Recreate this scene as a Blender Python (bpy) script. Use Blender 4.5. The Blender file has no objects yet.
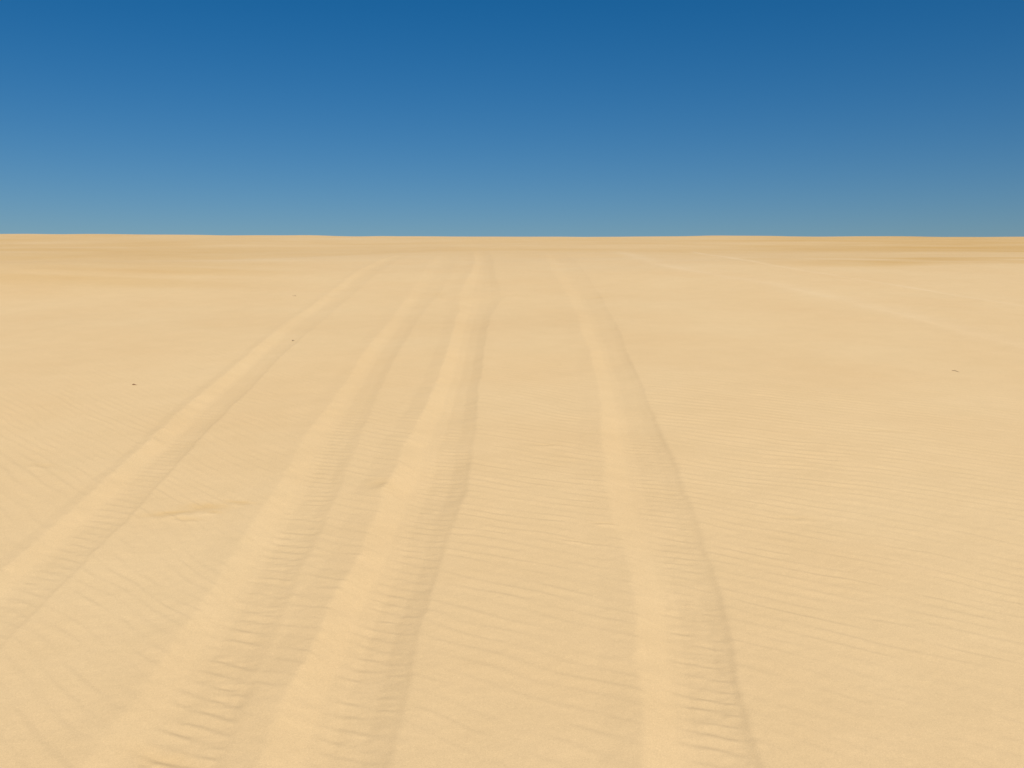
import bpy, math, random
import numpy as np

scene = bpy.context.scene
COL = scene.collection

# ------------------------------------------------------------------ terrain
EYE = 2.35
def sstep(a, b, x):
    t = np.clip((x - a) / (b - a), 0.0, 1.0)
    return t * t * (3.0 - 2.0 * t)

# long profile of the dune along +y: the near slope, a shallow saddle behind its
# brow, the far dune that makes the skyline, then a slow fall to level ground
_SY = np.array([-3000, -70, -20, -6, 24, 29, 33, 43, 48, 110, 122, 140, 170, 260, 600, 4000], float)
_SS = np.array([0.0, 0.0, .10, .1331, .1331, .095, .052, .051, .0965, .0935, .080, .0, -.06, -.05, -.004, 0.0])
_SC = np.array([0.0, 0.0, .10, .1331, .1331, .108, .078, .074, .0815, .0865, .0865, .080, .0, -.06, -.05, -.004, 0.0])
_SYC = np.array([-3000, -70, -20, -6, 24, 29, 34, 42, 50, 70, 110, 122, 140, 170, 260, 600, 4000], float)
_PY = np.concatenate([np.linspace(-3000, -80, 300), np.linspace(-79, 400, 9000), np.linspace(402, 4000, 900)])
_PS = np.interp(_PY, _SY, _SS)
_PZ = np.concatenate([[0.0], np.cumsum(0.5 * (_PS[1:] + _PS[:-1]) * np.diff(_PY))])
_PZ -= np.interp(0.0, _PY, _PZ)
_PC = np.interp(_PY, _SYC, _SC)
_PC = np.concatenate([[0.0], np.cumsum(0.5 * (_PC[1:] + _PC[:-1]) * np.diff(_PY))])
_PC -= np.interp(0.0, _PY, _PC)
_PC += (np.interp(118.0, _PY, _PZ) - np.interp(118.0, _PY, _PC)) * sstep(36, 118, _PY)

def hash2(ix, iy, seed):
    h = (ix.astype(np.int64) * 374761393 + iy.astype(np.int64) * 668265263 + seed * 974711) & 0xFFFFFFFF
    h = ((h ^ (h >> 13)) * 1274126177) & 0xFFFFFFFF
    h = ((h ^ (h >> 15)) * 2246822519) & 0xFFFFFFFF
    return ((h ^ (h >> 16)) & 0xFFFFFF) / float(0xFFFFFF)

def noise(x, y, seed):
    """smooth value noise in -1..1"""
    ix = np.floor(x); iy = np.floor(y)
    fx = x - ix; fy = y - iy
    fx = fx * fx * fx * (fx * (fx * 6 - 15) + 10); fy = fy * fy * fy * (fy * (fy * 6 - 15) + 10)
    a = hash2(ix, iy, seed); b = hash2(ix + 1, iy, seed)
    c = hash2(ix, iy + 1, seed); d = hash2(ix + 1, iy + 1, seed)
    return 2.0 * ((a + (b - a) * fx) * (1 - fy) + (c + (d - c) * fx) * fy) - 1.0

def fbm(x, y, seed, octaves=3):
    s = 0.0; a = 1.0; n = 0.0
    for k in range(octaves):
        s = s + a * noise(x * 2 ** k + 17.3 * k, y * 2 ** k - 9.1 * k, seed + k); n += a; a *= 0.5
    return s / n

def base_z(x, y):
    """the dune without ripples or ruts"""
    side = sstep(-4, -13, x + 1.2 * noise(y / 9.0, x * 0, 4))
    brow = ((3.4 + 1.6 * sstep(-2, -12, x)) * side + 1.1 * noise(x / 9.0 + 3.1, y * 0 + .5, 5)) * sstep(14, 30, y) * (1 - sstep(45, 70, y))
    zs = np.interp(y + brow, _PY, _PZ) - brow * 0.055
    zc = np.interp(y + brow, _PY, _PC) - brow * 0.075
    z = zc + (zs - zc) * side
    far = sstep(40, 100, y) * (1 - sstep(160, 300, y))
    z = z + far * (-0.003 * x + 0.10 * noise(x / 26.0, y / 60.0, 11) + 0.035 * noise(x / 5.0, y / 30.0, 12))
    z = z + 0.020 * noise(x / 3.1, y / 3.7, 21) * sstep(200, 60, y)
    z = z + 0.05 * noise(x / 9.0, y / 11.0, 22) * sstep(300, 60, y) * sstep(4, 12, np.hypot(x, y))
    return z

# the ruts: left and right lip as (x, y) along the dune, depth, and where each one runs out
RUTS = [
    dict(label='diagonal shallow tyre rut, leftmost of the set, widening to the left edge of the sand',
         L=[(-2.90, -40), (-3.00, 2), (-3.03, 5.15), (-3.06, 5.85), (-3.154, 7.31), (-3.37, 9.84), (-3.475, 11.9), (-3.70, 16.3), (-3.89, 21.36), (-4.08, 28), (-4.35, 38)],
         R=[(-2.50, -40), (-2.52, 2), (-2.567, 4.52), (-2.59, 5.08), (-2.615, 5.44), (-2.69, 6.76), (-2.766, 7.75), (-2.888, 9.44), (-2.999, 11.5), (-3.24, 17.5), (-3.37, 21.6), (-3.45, 25), (-3.85, 38)],
         d=.026, end=(31, 42), prof='D', wash=1.0),
    dict(label='broad faint tyre rut with wavy cross ripples, second from the left, beside the deepest rut',
         L=[(-1.70, -40), (-1.70, 2), (-1.70, 3.5), (-1.715, 3.9), (-1.70, 4.37), (-1.71, 5.3), (-1.749, 6.06), (-1.767, 6.68), (-1.811, 7.83), (-1.90, 9.2), (-1.96, 11.33), (-2.0, 13.05), (-2.02, 15.5), (-2.15, 20), (-2.22, 23.6), (-2.50, 30), (-2.8, 38)],
         R=[(-1.16, -40), (-1.17, 2), (-1.175, 3.5), (-1.198, 3.9), (-1.2, 4.1), (-1.22, 4.6), (-1.24, 5.08), (-1.286, 5.95), (-1.31, 6.76), (-1.377, 7.94), (-1.47, 10.23), (-1.54, 12.08), (-1.58, 14.9), (-1.62, 19), (-1.53, 22.3), (-1.6, 26.4), (-1.9, 38)],
         d=.024, end=(32, 43), prof='A', wash=1.5),
    dict(label='deepest sharp-edged tyre rut with scalloped lips, running up the middle of the sand to the brow',
         L=[(-1.06, -40), (-1.04, 2), (-1.036, 3.5), (-1.025, 3.9), (-1.013, 4.56), (-.996, 5.44), (-.945, 6.4), (-.985, 7.5), (-.955, 7.92), (-.96, 8.8), (-.924, 9.84), (-.86, 11.84), (-.891, 14.3), (-.96, 18.1), (-1.11, 20.9), (-1.08, 23.2), (-1.05, 25), (-1.12, 30), (-1.5, 40), (-2.1, 54)],
         R=[(-.52, -40), (-.52, 2), (-.518, 3.5), (-.492, 3.9), (-.488, 4.52), (-.466, 5.17), (-.435, 5.92), (-.395, 6.8), (-.335, 7.7), (-.364, 8.56), (-.372, 9.97), (-.394, 11.16), (-.378, 12.84), (-.389, 15.5), (-.37, 18.0), (-.20, 20.3), (-.31, 22.9), (-.45, 25.8), (-.55, 30), (-.85, 40), (-1.3, 54)],
         d=.033, end=(40, 54), prof='B', wash=1.3),
    dict(label='smooth bright-floored tyre rut, first one to the right of the middle rut, curving up to the brow',
         L=[(.42, -40), (.46, 2), (.496, 3.5), (.54, 3.9), (.61, 4.63), (.675, 5.44), (.715, 6.24), (.69, 6.89), (.729, 7.74), (.79, 8.62), (.945, 10.88), (1.06, 13.6), (1.15, 17.7), (1.145, 20.7), (1.12, 28), (1.35, 41), (1.5, 47)],
         R=[(.90, -40), (.94, 2), (.97, 3.5), (.992, 3.9), (1.035, 4.37), (1.088, 4.89), (1.16, 5.6), (1.257, 6.62), (1.30, 7.43), (1.347, 8.16), (1.41, 9.22), (1.46, 10.85), (1.54, 13.1), (1.69, 16.1), (1.80, 19.65), (1.88, 25.6), (2.1, 38), (2.3, 47)],
         d=.025, end=(33, 47), prof='C', wash=1.3),
    dict(label='faint old tyre rut crossing the right side of the sand, nearer of the two pale lines',
         L=[(7.9, 4), (7.55, 12), (7.0, 15.4), (6.75, 17.8), (6.2, 20.6), (5.75, 22.8), (5.1, 24.6), (4.45, 26.5), (4.1, 30), (4.2, 34), (4.9, 48), (5.2, 53)],
         R=[(8.6, 4), (8.2, 12), (7.6, 15.4), (7.35, 17.8), (6.8, 20.6), (6.35, 22.8), (5.7, 24.6), (5.05, 26.5), (4.7, 30), (4.8, 34), (5.5, 48), (5.8, 53)],
         d=.034, end=(28, 36), prof='E', pale=.62, wash=.3),
    dict(label='faint old tyre rut crossing the right side of the sand, farther of the two pale lines, under the ochre band',
         L=[(12.0, 4), (10.7, 12), (9.9, 17), (9.45, 19), (9.1, 20.2), (8.7, 22.1), (8.15, 23.9), (7.5, 26.5), (7.1, 29), (7.2, 33), (8.0, 42), (9.1, 53)],
         R=[(12.6, 4), (11.25, 12), (10.4, 17), (9.95, 19), (9.6, 20.2), (9.2, 22.1), (8.65, 23.9), (8.0, 26.5), (7.6, 29), (7.7, 33), (8.5, 42), (9.6, 53)],
         d=.062, end=(29, 37), prof='E', pale=.36, wash=.3),
]
_ry = np.linspace(-42, 54, 4801)
def _smooth(pts):
    p = np.array(sorted(pts, key=lambda q: q[1]))
    v = np.interp(_ry, p[:, 1], p[:, 0])
    for n in (15, 11):
        v = np.convolve(np.pad(v, n // 2, mode='edge'), np.ones(n) / n, mode='valid')
    return v
for k, r in enumerate(RUTS):
    r['l'] = _smooth(r['L']); r['r'] = _smooth(r['R']); r['start'] = min(q[1] for q in r['L'])

# cross sections of the ruts, from the left lip (0) to the right lip (1), in units of depth
_PT = np.linspace(-.9, 1.9, 1401)
def _prof(pts, soft):
    v = np.interp(_PT, [q[0] for q in pts], [q[1] for q in pts])
    k = np.exp(-(np.linspace(-3, 3, 6 * soft + 1) ** 2) / 2); k /= k.sum()
    return np.convolve(np.pad(v, 3 * soft, mode='edge'), k, mode='valid')
PROF = dict(
    A=_prof([(-.4, 0), (-.03, .26), (.0, .26), (.30, -.80), (.46, -1), (.80, -.58), (.96, -.18), (1.03, .02), (1.3, 0)], 14),
    B=_prof([(-.38, 0), (-.03, .44), (.0, .44), (.30, -.82), (.50, -1), (.76, -.70), (.955, -.16), (1.015, .05), (1.2, .06), (1.5, 0)], 9),
    C=_prof([(-.4, 0), (-.03, .30), (.0, .30), (.32, -.85), (.48, -1), (.80, -.66), (.97, -.28), (1.03, .02), (1.3, 0)], 13),
    D=_prof([(-.26, 0), (-.03, .42), (.0, .42), (.30, -.90), (.42, -1), (.78, -.58), (.96, -.20), (1.01, .05), (1.3, 0)], 10),
    E=_prof([(-.4, 0), (-.03, .35), (.1, .35), (.45, -.4), (.7, -.4), (1.2, 0)], 20))

# hand-sized scuffs and hollows: x, y, half length, half width, heading (deg), depth, ochre tint
SCUFFS = [(-2.42, 7.02, .14, .05, 18, .008, .42), (-2.22, 7.14, .13, .075, 2, .006, .40), (-2.02, 7.25, .10, .03, -16, .005, .35), (-2.14, 7.04, .06, .03, -20, .004, .3),
          (-2.28, 6.90, .10, .03, -10, .005, .2), (-1.03, 7.66, .07, .09, 20, .014, .15), (.63, 6.80, .06, .025, -12, .011, .1),
          (.31, 8.86, .11, .035, -5, .008, .1), (.44, 6.47, .12, .02, -24, .007, .05), (-11.6, 25.2, .35, .5, 0, .03, .35),
          (2.0, 6.9, .10, .03, -12, .007, .1), (-3.9, 8.2, .10, .04, -20, .007, .1), (3.5, 9.3, .16, .04, -15, .008, .1),
          (-1.42, 3.95, .16, .05, -25, .008, .15), (1.8, 20.5, .25, .2, 0, .012, .1), (-1.55, 21.0, .12, .35, 10, .016, .1)]

WV = 1.6
def lod(wave, spacing):
    return np.clip((wave / 1.9 - spacing) / (wave / 1.9 - wave / 4.0), 0, 1)

def terrain(x, y, spacing):
    """height, ochre tint and nearest-rut index (-1 for open sand) at points of the ground"""
    z = base_z(x, y)
    r = np.hypot(x, y)
    tint = np.zeros_like(z); rut = np.full(z.shape, -1, int)
    pale = np.zeros_like(z); trough = np.zeros_like(z); inside = np.zeros_like(z); wash = np.zeros_like(z); tt = np.zeros_like(z)
    wob = lambda seed, s: .012 * noise(x * 0 + seed, y / .55, seed) + .010 * noise(x / .3, y / .16, seed + 1) + .02 * noise(x * 0 + seed, y / 1.9, seed + 2)
    near = (y > -41) & (y < 60)
    for k, p in enumerate(RUTS):
        L = np.interp(y, _ry, p['l']) + wob(60 + 7 * k, 1)
        R = np.interp(y, _ry, p['r']) + wob(160 + 7 * k, 1)
        t = (x - L) / (R - L)
        w = np.where(near, (1 - sstep(p['end'][0], p['end'][1], y)) * sstep(p['start'], p['start'] + 3, y), 0)
        d = p['d'] * w * (1 + .28 * noise(x * 0 + 3, y / 1.3, 300 + k))
        z = z + 1.25 * d * (1 - .38 * sstep(9, 22, y)) * np.interp(t, _PT, PROF[p['prof']])
        if p.get('pale'):  # sunlit slope of the faint ruts, put into the sand colour as a paler line
            pale = np.maximum(pale, near * (1 - sstep(44, 53, y)) * np.exp(-((t - .4) / p['pale']) ** 2) * min(1, .42 / p['pale']) * .9 * (.8 + .35 * noise(x / .8, y / 1.1, 340 + k)))
        trough = np.maximum(trough, sstep(-.06, .08, t) * (1 - sstep(.94, 1.08, t)) * w)
        m = sstep(.22, .56, t) * (1 - sstep(.88, 1.02, t)) * w
        wash = np.where(m > inside, p['wash'], wash); tt = np.where(m > inside, t, tt); inside = np.maximum(inside, m)
        rut[(t > -.10) & (t < 1.10) & (y > p['start'] + .5) & (y < (52 if p.get('pale') else min(p['end'][1] - 1, 53))) & near] = k
    # wind ripples, crests running across the slope and dropping to the right
    a = math.radians(32)
    u = x * math.sin(a) + y * math.cos(a) - .42 * np.sqrt(np.maximum(-1.2 - x, 0) ** 2 + .25)
    v = x * math.cos(a) - y * math.sin(a)
    f1 = r < 60
    def ripple(wave, turn, seed, wx, sharp=.28):
        uu = u + .20 * wave * noise(v / (2.6 * wave), u / (1.9 * wave), seed) \
             + 1.1 * wave * noise(v / 1.5, u / 1.3, seed + 1) + turn * v
        ph = 2 * math.pi * uu / wave
        am = np.clip(.85 + 1.25 * noise(v / (1.7 * wave), u / (.62 * wave), seed + 2), .1, 1.9)
        return am * (np.sin(ph) - .24 * np.sin(2 * ph + .2) + .05 * np.sin(3 * ph + .3)) * lod(wave, spacing) * wx
    patch = np.clip(.95 + .45 * fbm(v / 1.6 + 5, u / 0.9, 401, 2), .45, 1.4)
    patch2 = np.clip(.55 + .9 * fbm(v / 2.3 - 8, u / 1.4, 421, 2), .0, 1.4)
    left_soft = 1 - .22 * sstep(-.3, -2.5, x)
    boost = left_soft * (1 - .78 * trough) * (.62 + .38 * sstep(4, 8.5, r))
    z = z + boost * WV * (.00100 * patch * ripple(.126, 0.0, 431, 1.0) + .00034 * patch2 * ripple(.172, .05, 441, 1.0))
    # tread bars left in the rut floors, blown half full
    ph = 2 * math.pi * (y + .55 * x + .13 * (tt - .6) ** 2 + .022 * noise(x / .30, y / .24, 461) + .06 * noise(x / 1.1, y / .9, 471)) / .112
    dash = np.clip(.80 + .95 * noise(x / .11, y / .055, 481) + .4 * noise(x / .6, y / .5, 482), .0, 1.9)
    z = z + inside * wash * .00135 * dash * (np.sin(ph) - .20 * np.sin(2 * ph + .2)) * lod(.112, spacing)
    z = z + inside * wash * .0005 * fbm(x / .09, y / .10, 491, 2) * lod(.1, spacing)
    # soft lumps
    z = z + .0030 * fbm(x / .55, y / .5, 501, 2) * lod(.5, spacing) + .0010 * fbm(x / .07, y / .06, 511, 2) * lod(.06, spacing)
    for sx, sy, hl, hw, hd, dep, ti in SCUFFS:
        c, s = math.cos(math.radians(hd)), math.sin(math.radians(hd))
        q = np.abs(x - sx) + np.abs(y - sy) < 6 * (hl + hw)
        uu = ((x - sx) * c + (y - sy) * s) / hl
        vv = (-(x - sx) * s + (y - sy) * c) / hw + .5 * noise(x / .06, y / .06, 520)
        g = np.exp(-uu * uu - vv * vv) * q
        z = z - .45 * dep * g + .55 * dep * np.exp(-uu * uu - (vv + 1.5) ** 2) * q
        tint = np.maximum(tint, ti * np.exp(-.7 * uu * uu - .7 * (vv - .3) ** 2) * q)
    # older ochre sand lies bare on the far dune and in streaks near the brow
    az = x / np.maximum(y, 1.0)
    far = sstep(30, 50, y)
    mott = .5 + .9 * fbm(x / 9.0 + 2, y / 6.0, 531, 3)
    mott2 = .5 + .9 * fbm(x / 2.2, y / 3.0, 536, 2)
    tint = np.maximum(tint, far * np.clip(.16 + .25 * mott + (.22 * sstep(-.12, -.45, az) + .55 * sstep(.10, .42, az)) * (.35 + .45 * mott + .25 * mott2), 0, 1))
    lee = sstep(19, 23.5, y) * (1 - sstep(27, 31, y)) * sstep(-4, -9.5, x)
    tint = np.maximum(tint, lee * np.clip(.36 + .35 * fbm(x / 6.0, y / 1.6, 541, 3), .1, .6))
    lee2 = sstep(24, 30, y) * (1 - sstep(33, 40, y)) * sstep(5, 12, x)
    tint = np.maximum(tint, lee2 * np.clip(.35 + .8 * fbm(x / 3.5, y / 1.6, 551, 3), .1, .8))
    tint = (.24 + .76 * tint) * (1 - .95 * np.clip(pale, 0, 1))
    return z, np.clip(tint, 0, 1), rut

Z0 = float(terrain(np.array([0.0]), np.array([0.0]), np.array([0.0]))[0][0])
def ground(x, y):
    return float(terrain(np.array([float(x)]), np.array([float(y)]), np.array([0.0]))[0][0]) - Z0

# ------------------------------------------------------------------ materials
def new_mat(name):
    m = bpy.data.materials.new(name); m.use_nodes = True
    nt = m.node_tree; return m, nt, nt.nodes['Principled BSDF']

def N(nt, kind, **kw):
    n = nt.nodes.new(kind)
    for k, v in kw.items(): setattr(n, k, v)
    return n

def sand_material():
    m, nt, b = new_mat('sand')
    g = N(nt, 'ShaderNodeNewGeometry')
    at = N(nt, 'ShaderNodeAttribute', attribute_name='ochre')
    pale, ochre = SAND_PALE, SAND_OCHRE
    mix = N(nt, 'ShaderNodeMix', data_type='RGBA')
    mix.inputs['A'].default_value = (*pale, 1); mix.inputs['B'].default_value = (*ochre, 1)
    nt.links.new(at.outputs['Fac'], mix.inputs['Factor'])
    def mul(prev, scale, detail, lo, hi, tintc=(1, 1, 1)):
        n = N(nt, 'ShaderNodeTexNoise'); n.inputs['Scale'].default_value = scale; n.inputs['Detail'].default_value = detail
        nt.links.new(g.outputs['Position'], n.inputs['Vector'])
        r = N(nt, 'ShaderNodeMapRange'); r.inputs['From Min'].default_value = .3; r.inputs['From Max'].default_value = .7
        r.inputs['To Min'].default_value = lo; r.inputs['To Max'].default_value = hi
        nt.links.new(n.outputs['Fac'], r.inputs['Value'])
        x = N(nt, 'ShaderNodeMix', data_type='RGBA', blend_type='MULTIPLY'); x.inputs['Factor'].default_value = 1
        nt.links.new(prev, x.inputs['A']); 
        c = N(nt, 'ShaderNodeCombineColor')
        for ch in range(3):
            p = N(nt, 'ShaderNodeMath', operation='POWER'); p.inputs[1].default_value = tintc[ch]
            nt.links.new(r.outputs['Result'], p.inputs[0]); nt.links.new(p.outputs[0], c.inputs[ch])
        nt.links.new(c.outputs[0], x.inputs['B'])
        return x.outputs['Result']
    o = mul(mix.outputs['Result'], .45, 3, .975, 1.025, (.5, 1, 1.6))
    o = mul(o, 3.1, 3, .985, 1.015, (1, 1, 1.3))
    o = mul(o, 55, 2, .985, 1.015)
    o = mul(o, 120, 1, .97, 1.03)
    o = mul(o, 270, 1, .92, 1.08)
    nt.links.new(o, b.inputs['Base Color'])
    b.inputs['Roughness'].default_value = 1.0
    b.inputs['Specular IOR Level'].default_value = 0.12
    n = N(nt, 'ShaderNodeTexNoise'); n.inputs['Scale'].default_value = 150; n.inputs['Detail'].default_value = 2
    nt.links.new(g.outputs['Position'], n.inputs['Vector'])
    bp = N(nt, 'ShaderNodeBump'); bp.inputs['Strength'].default_value = .22; bp.inputs['Distance'].default_value = .002
    nt.links.new(n.outputs['Fac'], bp.inputs['Height']); nt.links.new(bp.outputs[0], b.inputs['Normal'])
    return m

SAND_PALE = (.612, .448, .248)
SAND_OCHRE = (.50, .312, .112)
SAND = sand_material()

def wood_material(name, c1, c2):
    m, nt, b = new_mat(name)
    g = N(nt, 'ShaderNodeTexCoord')
    n = N(nt, 'ShaderNodeTexNoise'); n.inputs['Scale'].default_value = 90; n.inputs['Detail'].default_value = 4
    nt.links.new(g.outputs['Object'], n.inputs['Vector'])
    r = N(nt, 'ShaderNodeValToRGB'); r.color_ramp.elements[0].color = (*c1, 1); r.color_ramp.elements[1].color = (*c2, 1)
    r.color_ramp.elements[0].position = .35; r.color_ramp.elements[1].position = .65
    nt.links.new(n.outputs['Fac'], r.inputs['Fac']); nt.links.new(r.outputs[0], b.inputs['Base Color'])
    b.inputs['Roughness'].default_value = .85
    bp = N(nt, 'ShaderNodeBump'); bp.inputs['Strength'].default_value = .5; bp.inputs['Distance'].default_value = .002
    nt.links.new(n.outputs['Fac'], bp.inputs['Height']); nt.links.new(bp.outputs[0], b.inputs['Normal'])
    return m
DARK_WOOD = wood_material('dark_driftwood', (.16, .085, .04), (.25, .14, .07))
GREY_WOOD = wood_material('weathered_twig', (.33, .235, .13), (.44, .325, .20))
STONE = wood_material('brown_stone', (.26, .19, .11), (.36, .27, .16))

# ------------------------------------------------------------------ the sand sheet
def rings():
    r = [0.35]
    while r[-1] < 2.9: r.append(r[-1] + .10)
    while r[-1] < 46: r.append(r[-1] + max(.006, .58 * r[-1] ** 2 / (995 * EYE)))
    while r[-1] < 150: r.append(r[-1] + .62)
    while r[-1] < 3200: r.append(r[-1] * 1.09)
    return np.array(r)
def bearings():
    a = np.arange(-38, 38, .058)
    b = np.arange(38, 66, .28); c = np.arange(66, 294, 3.0); d = np.arange(294, 322, .28)
    return np.radians(np.concatenate([a, b, c, d]))
RR = rings(); AA = bearings()
nr, na = len(RR), len(AA)
dR = np.gradient(RR); dA = np.gradient(AA)
dA[0] = dA[1]; dA[-1] = dA[-2]
RX, AX = np.meshgrid(RR, AA, indexing='ij')
X = (RX * np.sin(AX)).ravel(); Y = (RX * np.cos(AX)).ravel()
SP = np.maximum(dR[:, None] * np.ones((1, na)), RX * np.abs(dA)[None, :]).ravel()
SP = np.where(RX.ravel() < 2.9, .02, SP)
Z, TINT, RUT = terrain(X, Y, SP)
Z = Z - Z0
# centre cap
X = np.append(X, 0.0); Y = np.append(Y, 0.0); Z = np.append(Z, 0.0); TINT = np.append(TINT, 0.0); RUT = np.append(RUT, -1)
i = np.arange(nr - 1)[:, None]; j = np.arange(na)[None, :]; jn = (j + 1) % na
QUADS = np.stack([(i * na + j), (i * na + jn), ((i + 1) * na + jn), ((i + 1) * na + j)], -1).reshape(-1, 4)[:, ::-1]
COORD = np.stack([X, Y, Z], 1).astype(np.float32)
QR = RUT[QUADS[:, 0]]

def mesh_from(name, quads, cap=False):
    used = np.unique(quads)
    if cap: used = np.unique(np.concatenate([used, [nr * na]]))
    remap = np.full(len(COORD), -1, np.int64); remap[used] = np.arange(len(used))
    loops = remap[quads].ravel(); starts = np.arange(len(quads)) * 4
    if cap:
        j0 = np.arange(na); tris = np.stack([(j0 + 1) % na, j0, np.full(na, nr * na)], 1)
        starts = np.concatenate([starts, len(loops) + np.arange(na) * 3]); loops = np.concatenate([loops, remap[tris].ravel()])
    me = bpy.data.meshes.new(name)
    me.vertices.add(len(used)); me.loops.add(len(loops)); me.polygons.add(len(starts))
    me.vertices.foreach_set('co', COORD[used].ravel())
    me.loops.foreach_set('vertex_index', loops.astype(np.int32))
    me.polygons.foreach_set('loop_start', starts.astype(np.int32))
    me.update(calc_edges=True)
    me.validate()
    me.polygons.foreach_set('use_smooth', np.ones(len(me.polygons), bool))
    at = me.attributes.new('ochre', 'FLOAT', 'POINT'); at.data.foreach_set('value', TINT[used].astype(np.float32))
    me.materials.append(SAND)
    o = bpy.data.objects.new(name, me); COL.objects.link(o)
    return o

o = mesh_from('sand_dune', QUADS[QR < 0], cap=True)
o['kind'] = 'structure'; o['category'] = 'sand'
o['label'] = 'wind-rippled pale yellow sand slope rising to a bare skyline'
for k, p in enumerate(RUTS):
    q = QUADS[QR == k]
    if not len(q): continue
    t = mesh_from('tyre_track', q)
    t['kind'] = 'structure'; t['category'] = 'tyre track'; t['label'] = p['label']; t['group'] = 'tyre ruts pressed into the sand'

# ------------------------------------------------------------------ things lying on the sand
def tube(name, pts, radii, mat, parent=None, seg=9, seed=1):
    rnd = random.Random(seed)
    P = np.array(pts, float); vs = []; fs = []
    for k in range(len(P)):
        d = P[min(k + 1, len(P) - 1)] - P[max(k - 1, 0)]; d /= np.linalg.norm(d)
        s = np.cross(d, (0, 0, 1.0)); s /= max(1e-6, np.linalg.norm(s)); up = np.cross(s, d)
        for q in range(seg):
            a = 2 * math.pi * q / seg; rr = radii[k] * rnd.uniform(.82, 1.15)
            vs.append(tuple(P[k] + rr * (math.cos(a) * s + math.sin(a) * up)))
    for k in range(len(P) - 1):
        for q in range(seg):
            fs.append((k * seg + q, k * seg + (q + 1) % seg, (k + 1) * seg + (q + 1) % seg, (k + 1) * seg + q))
    fs.append(tuple(range(seg))[::-1]); fs.append(tuple((len(P) - 1) * seg + q for q in range(seg)))
    me = bpy.data.meshes.new(name); me.from_pydata(vs, [], fs); me.update()
    me.polygons.foreach_set('use_smooth', np.ones(len(me.polygons), bool)); me.materials.append(mat)
    o = bpy.data.objects.new(name, me); COL.objects.link(o); o.parent = parent
    return o

def thing(o, label, cat, group=None):
    o['label'] = label; o['category'] = cat; o['kind'] = 'thing'
    if group: o['group'] = group
    return o

def root(name, x, y, rz, sc=.45):
    e = bpy.data.objects.new(name, None); COL.objects.link(e)
    e.location = (x, y, ground(x, y)); e.rotation_euler = (math.atan(.133), 0, 0) if rz == 0 else (0, 0, rz)
    e.empty_display_size = .05; e.scale = (sc, sc, sc)
    return e

# dark stub of driftwood, left of the ruts
e = thing(root('driftwood_stick', -4.363, 11.46, 0), 'short dark brown driftwood stick alone on the rippled sand left of the leftmost rut', 'stick')
tube('stem', [(-.042, .004, .006), (-.02, .0, .013), (.005, .004, .015), (.03, -.004, .011), (.07, -.012, .004), (.105, -.016, .001)],
     [.010, .0155, .016, .012, .006, .0025], DARK_WOOD, e, seed=3)
tube('side_shoot', [(.0, .004, .018), (-.012, .018, .029), (-.02, .028, .034)], [.006, .0045, .002], DARK_WOOD, e, seed=4)
# forked twig, far right
e = thing(root('forked_twig', 5.545, 12.45, 0), 'thin weathered forked twig lying on the ripples at the right of the sand', 'twig')
tube('stem', [(-.03, .10, .005), (.0, .095, .011), (.03, .08, .009), (.055, .03, .006), (.075, -.06, .005), (.09, -.10, .002)],
     [.009, .010, .0085, .007, .006, .003], GREY_WOOD, e, seed=5)
tube('side_shoot', [(.02, .085, .012), (.05, .092, .020), (.085, .085, .018)], [.006, .005, .0025], GREY_WOOD, e, seed=6)
# slim twig far up the slope
e = thing(root('twig', -4.487, 20.57, 0), 'tiny pale twig with a dark tip beside the upper part of the leftmost rut', 'twig')
tube('stem', [(-.08, .0, .003), (-.03, .01, .009), (.02, .004, .010), (.05, .0, .008)], [.005, .007, .008, .006], GREY_WOOD, e, seed=7)
tube('tip', [(.05, .0, .008), (.07, -.004, .012), (.092, -.002, .009)], [.0095, .013, .006], DARK_WOOD, e, seed=8)

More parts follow.
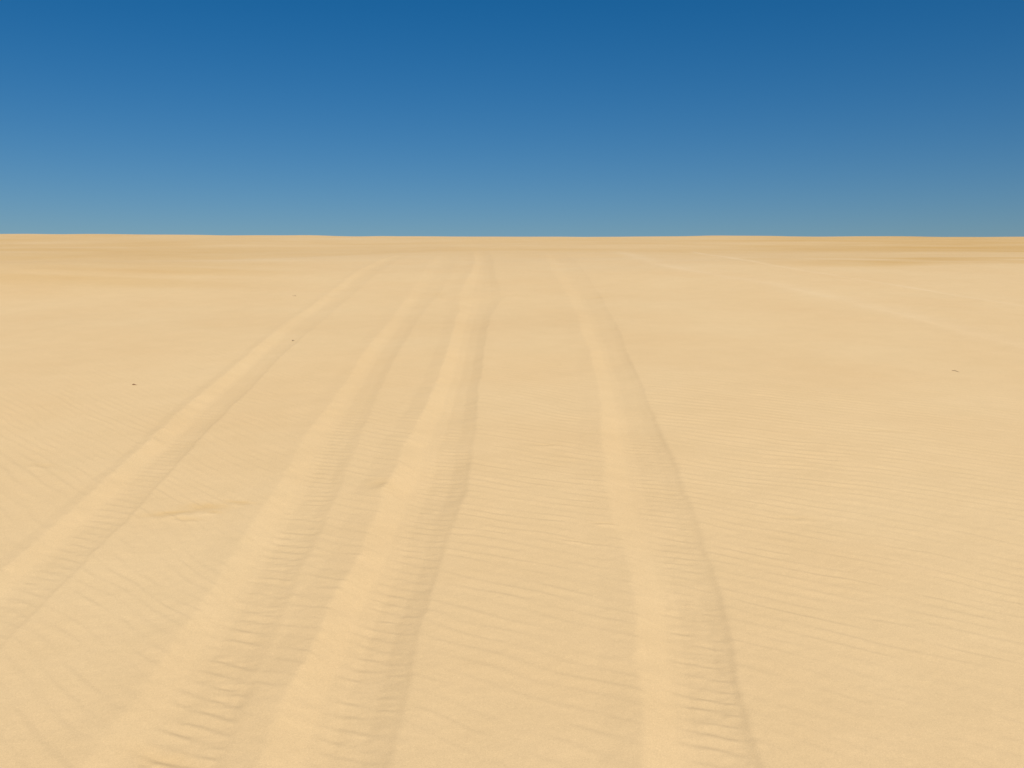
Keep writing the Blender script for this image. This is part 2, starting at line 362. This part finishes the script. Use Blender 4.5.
def pebble(name, x, y, size, squash, mat, seed):
    import bmesh
    bm = bmesh.new(); bmesh.ops.create_icosphere(bm, subdivisions=3, radius=1)
    for v in bm.verts:
        p = np.array([[v.co.x], [v.co.y]]); n = noise(p[0] * 1.3 + seed, p[1] * 1.3 + v.co.z, seed)[0]
        n2 = noise(p[0] * 3 + seed, p[1] * 3 - v.co.z * 2, seed + 1)[0]
        v.co *= 1 + .22 * float(n) + .06 * float(n2)
        v.co.x *= size; v.co.y *= size * .8; v.co.z *= size * squash
        v.co.z += size * squash * .55
    me = bpy.data.meshes.new(name); bm.to_mesh(me); bm.free()
    me.polygons.foreach_set('use_smooth', np.ones(len(me.polygons), bool)); me.materials.append(mat)
    o = bpy.data.objects.new(name, me); COL.objects.link(o); o.location = (x, y, ground(x, y)); return o
thing(pebble('pebble', -3.226, 14.68, .017, .7, STONE, 9), 'small round brown pebble just right of the leftmost rut', 'pebble')

# ------------------------------------------------------------------ light, sky, camera
SUN_AZ, SUN_EL = 160.0, 48.0           # clockwise from the view axis: behind the right shoulder
sd = bpy.data.lights.new('sun', 'SUN'); sd.energy = 5.0; sd.angle = math.radians(.53); sd.color = (1.0, .955, .88)
so = bpy.data.objects.new('sun', sd); COL.objects.link(so)
so.rotation_euler = (math.radians(90 - SUN_EL), 0, math.radians(180 - SUN_AZ + 0))
so.location = (30, -20, 40)

w = bpy.data.worlds.new('World'); scene.world = w; w.use_nodes = True
nt = w.node_tree; bg = nt.nodes['Background']
sky = nt.nodes.new('ShaderNodeTexSky'); sky.sky_type = 'NISHITA'; sky.sun_disc = False
sky.sun_elevation = math.radians(SUN_EL); sky.sun_rotation = math.radians(SUN_AZ)
sky.altitude = 0; sky.air_density = 1.0; sky.dust_density = 1.0; sky.ozone_density = 6.0
hsv = nt.nodes.new('ShaderNodeHueSaturation'); hsv.inputs['Saturation'].default_value = 1.37
nt.links.new(sky.outputs[0], hsv.inputs['Color']); nt.links.new(hsv.outputs[0], bg.inputs['Color'])
bg.inputs['Strength'].default_value = .069

cd = bpy.data.cameras.new('camera'); cd.lens = 35; cd.sensor_width = 36; cd.clip_start = .05; cd.clip_end = 6000
co = bpy.data.objects.new('camera', cd); COL.objects.link(co)
co.location = (0, 0, EYE); co.rotation_euler = (math.radians(86), 0, 0)
scene.camera = co
scene.view_settings.view_transform = 'Standard'; scene.view_settings.look = 'None'
scene.view_settings.exposure = 0; scene.view_settings.gamma = 1; scene.view_settings.use_curve_mapping = False
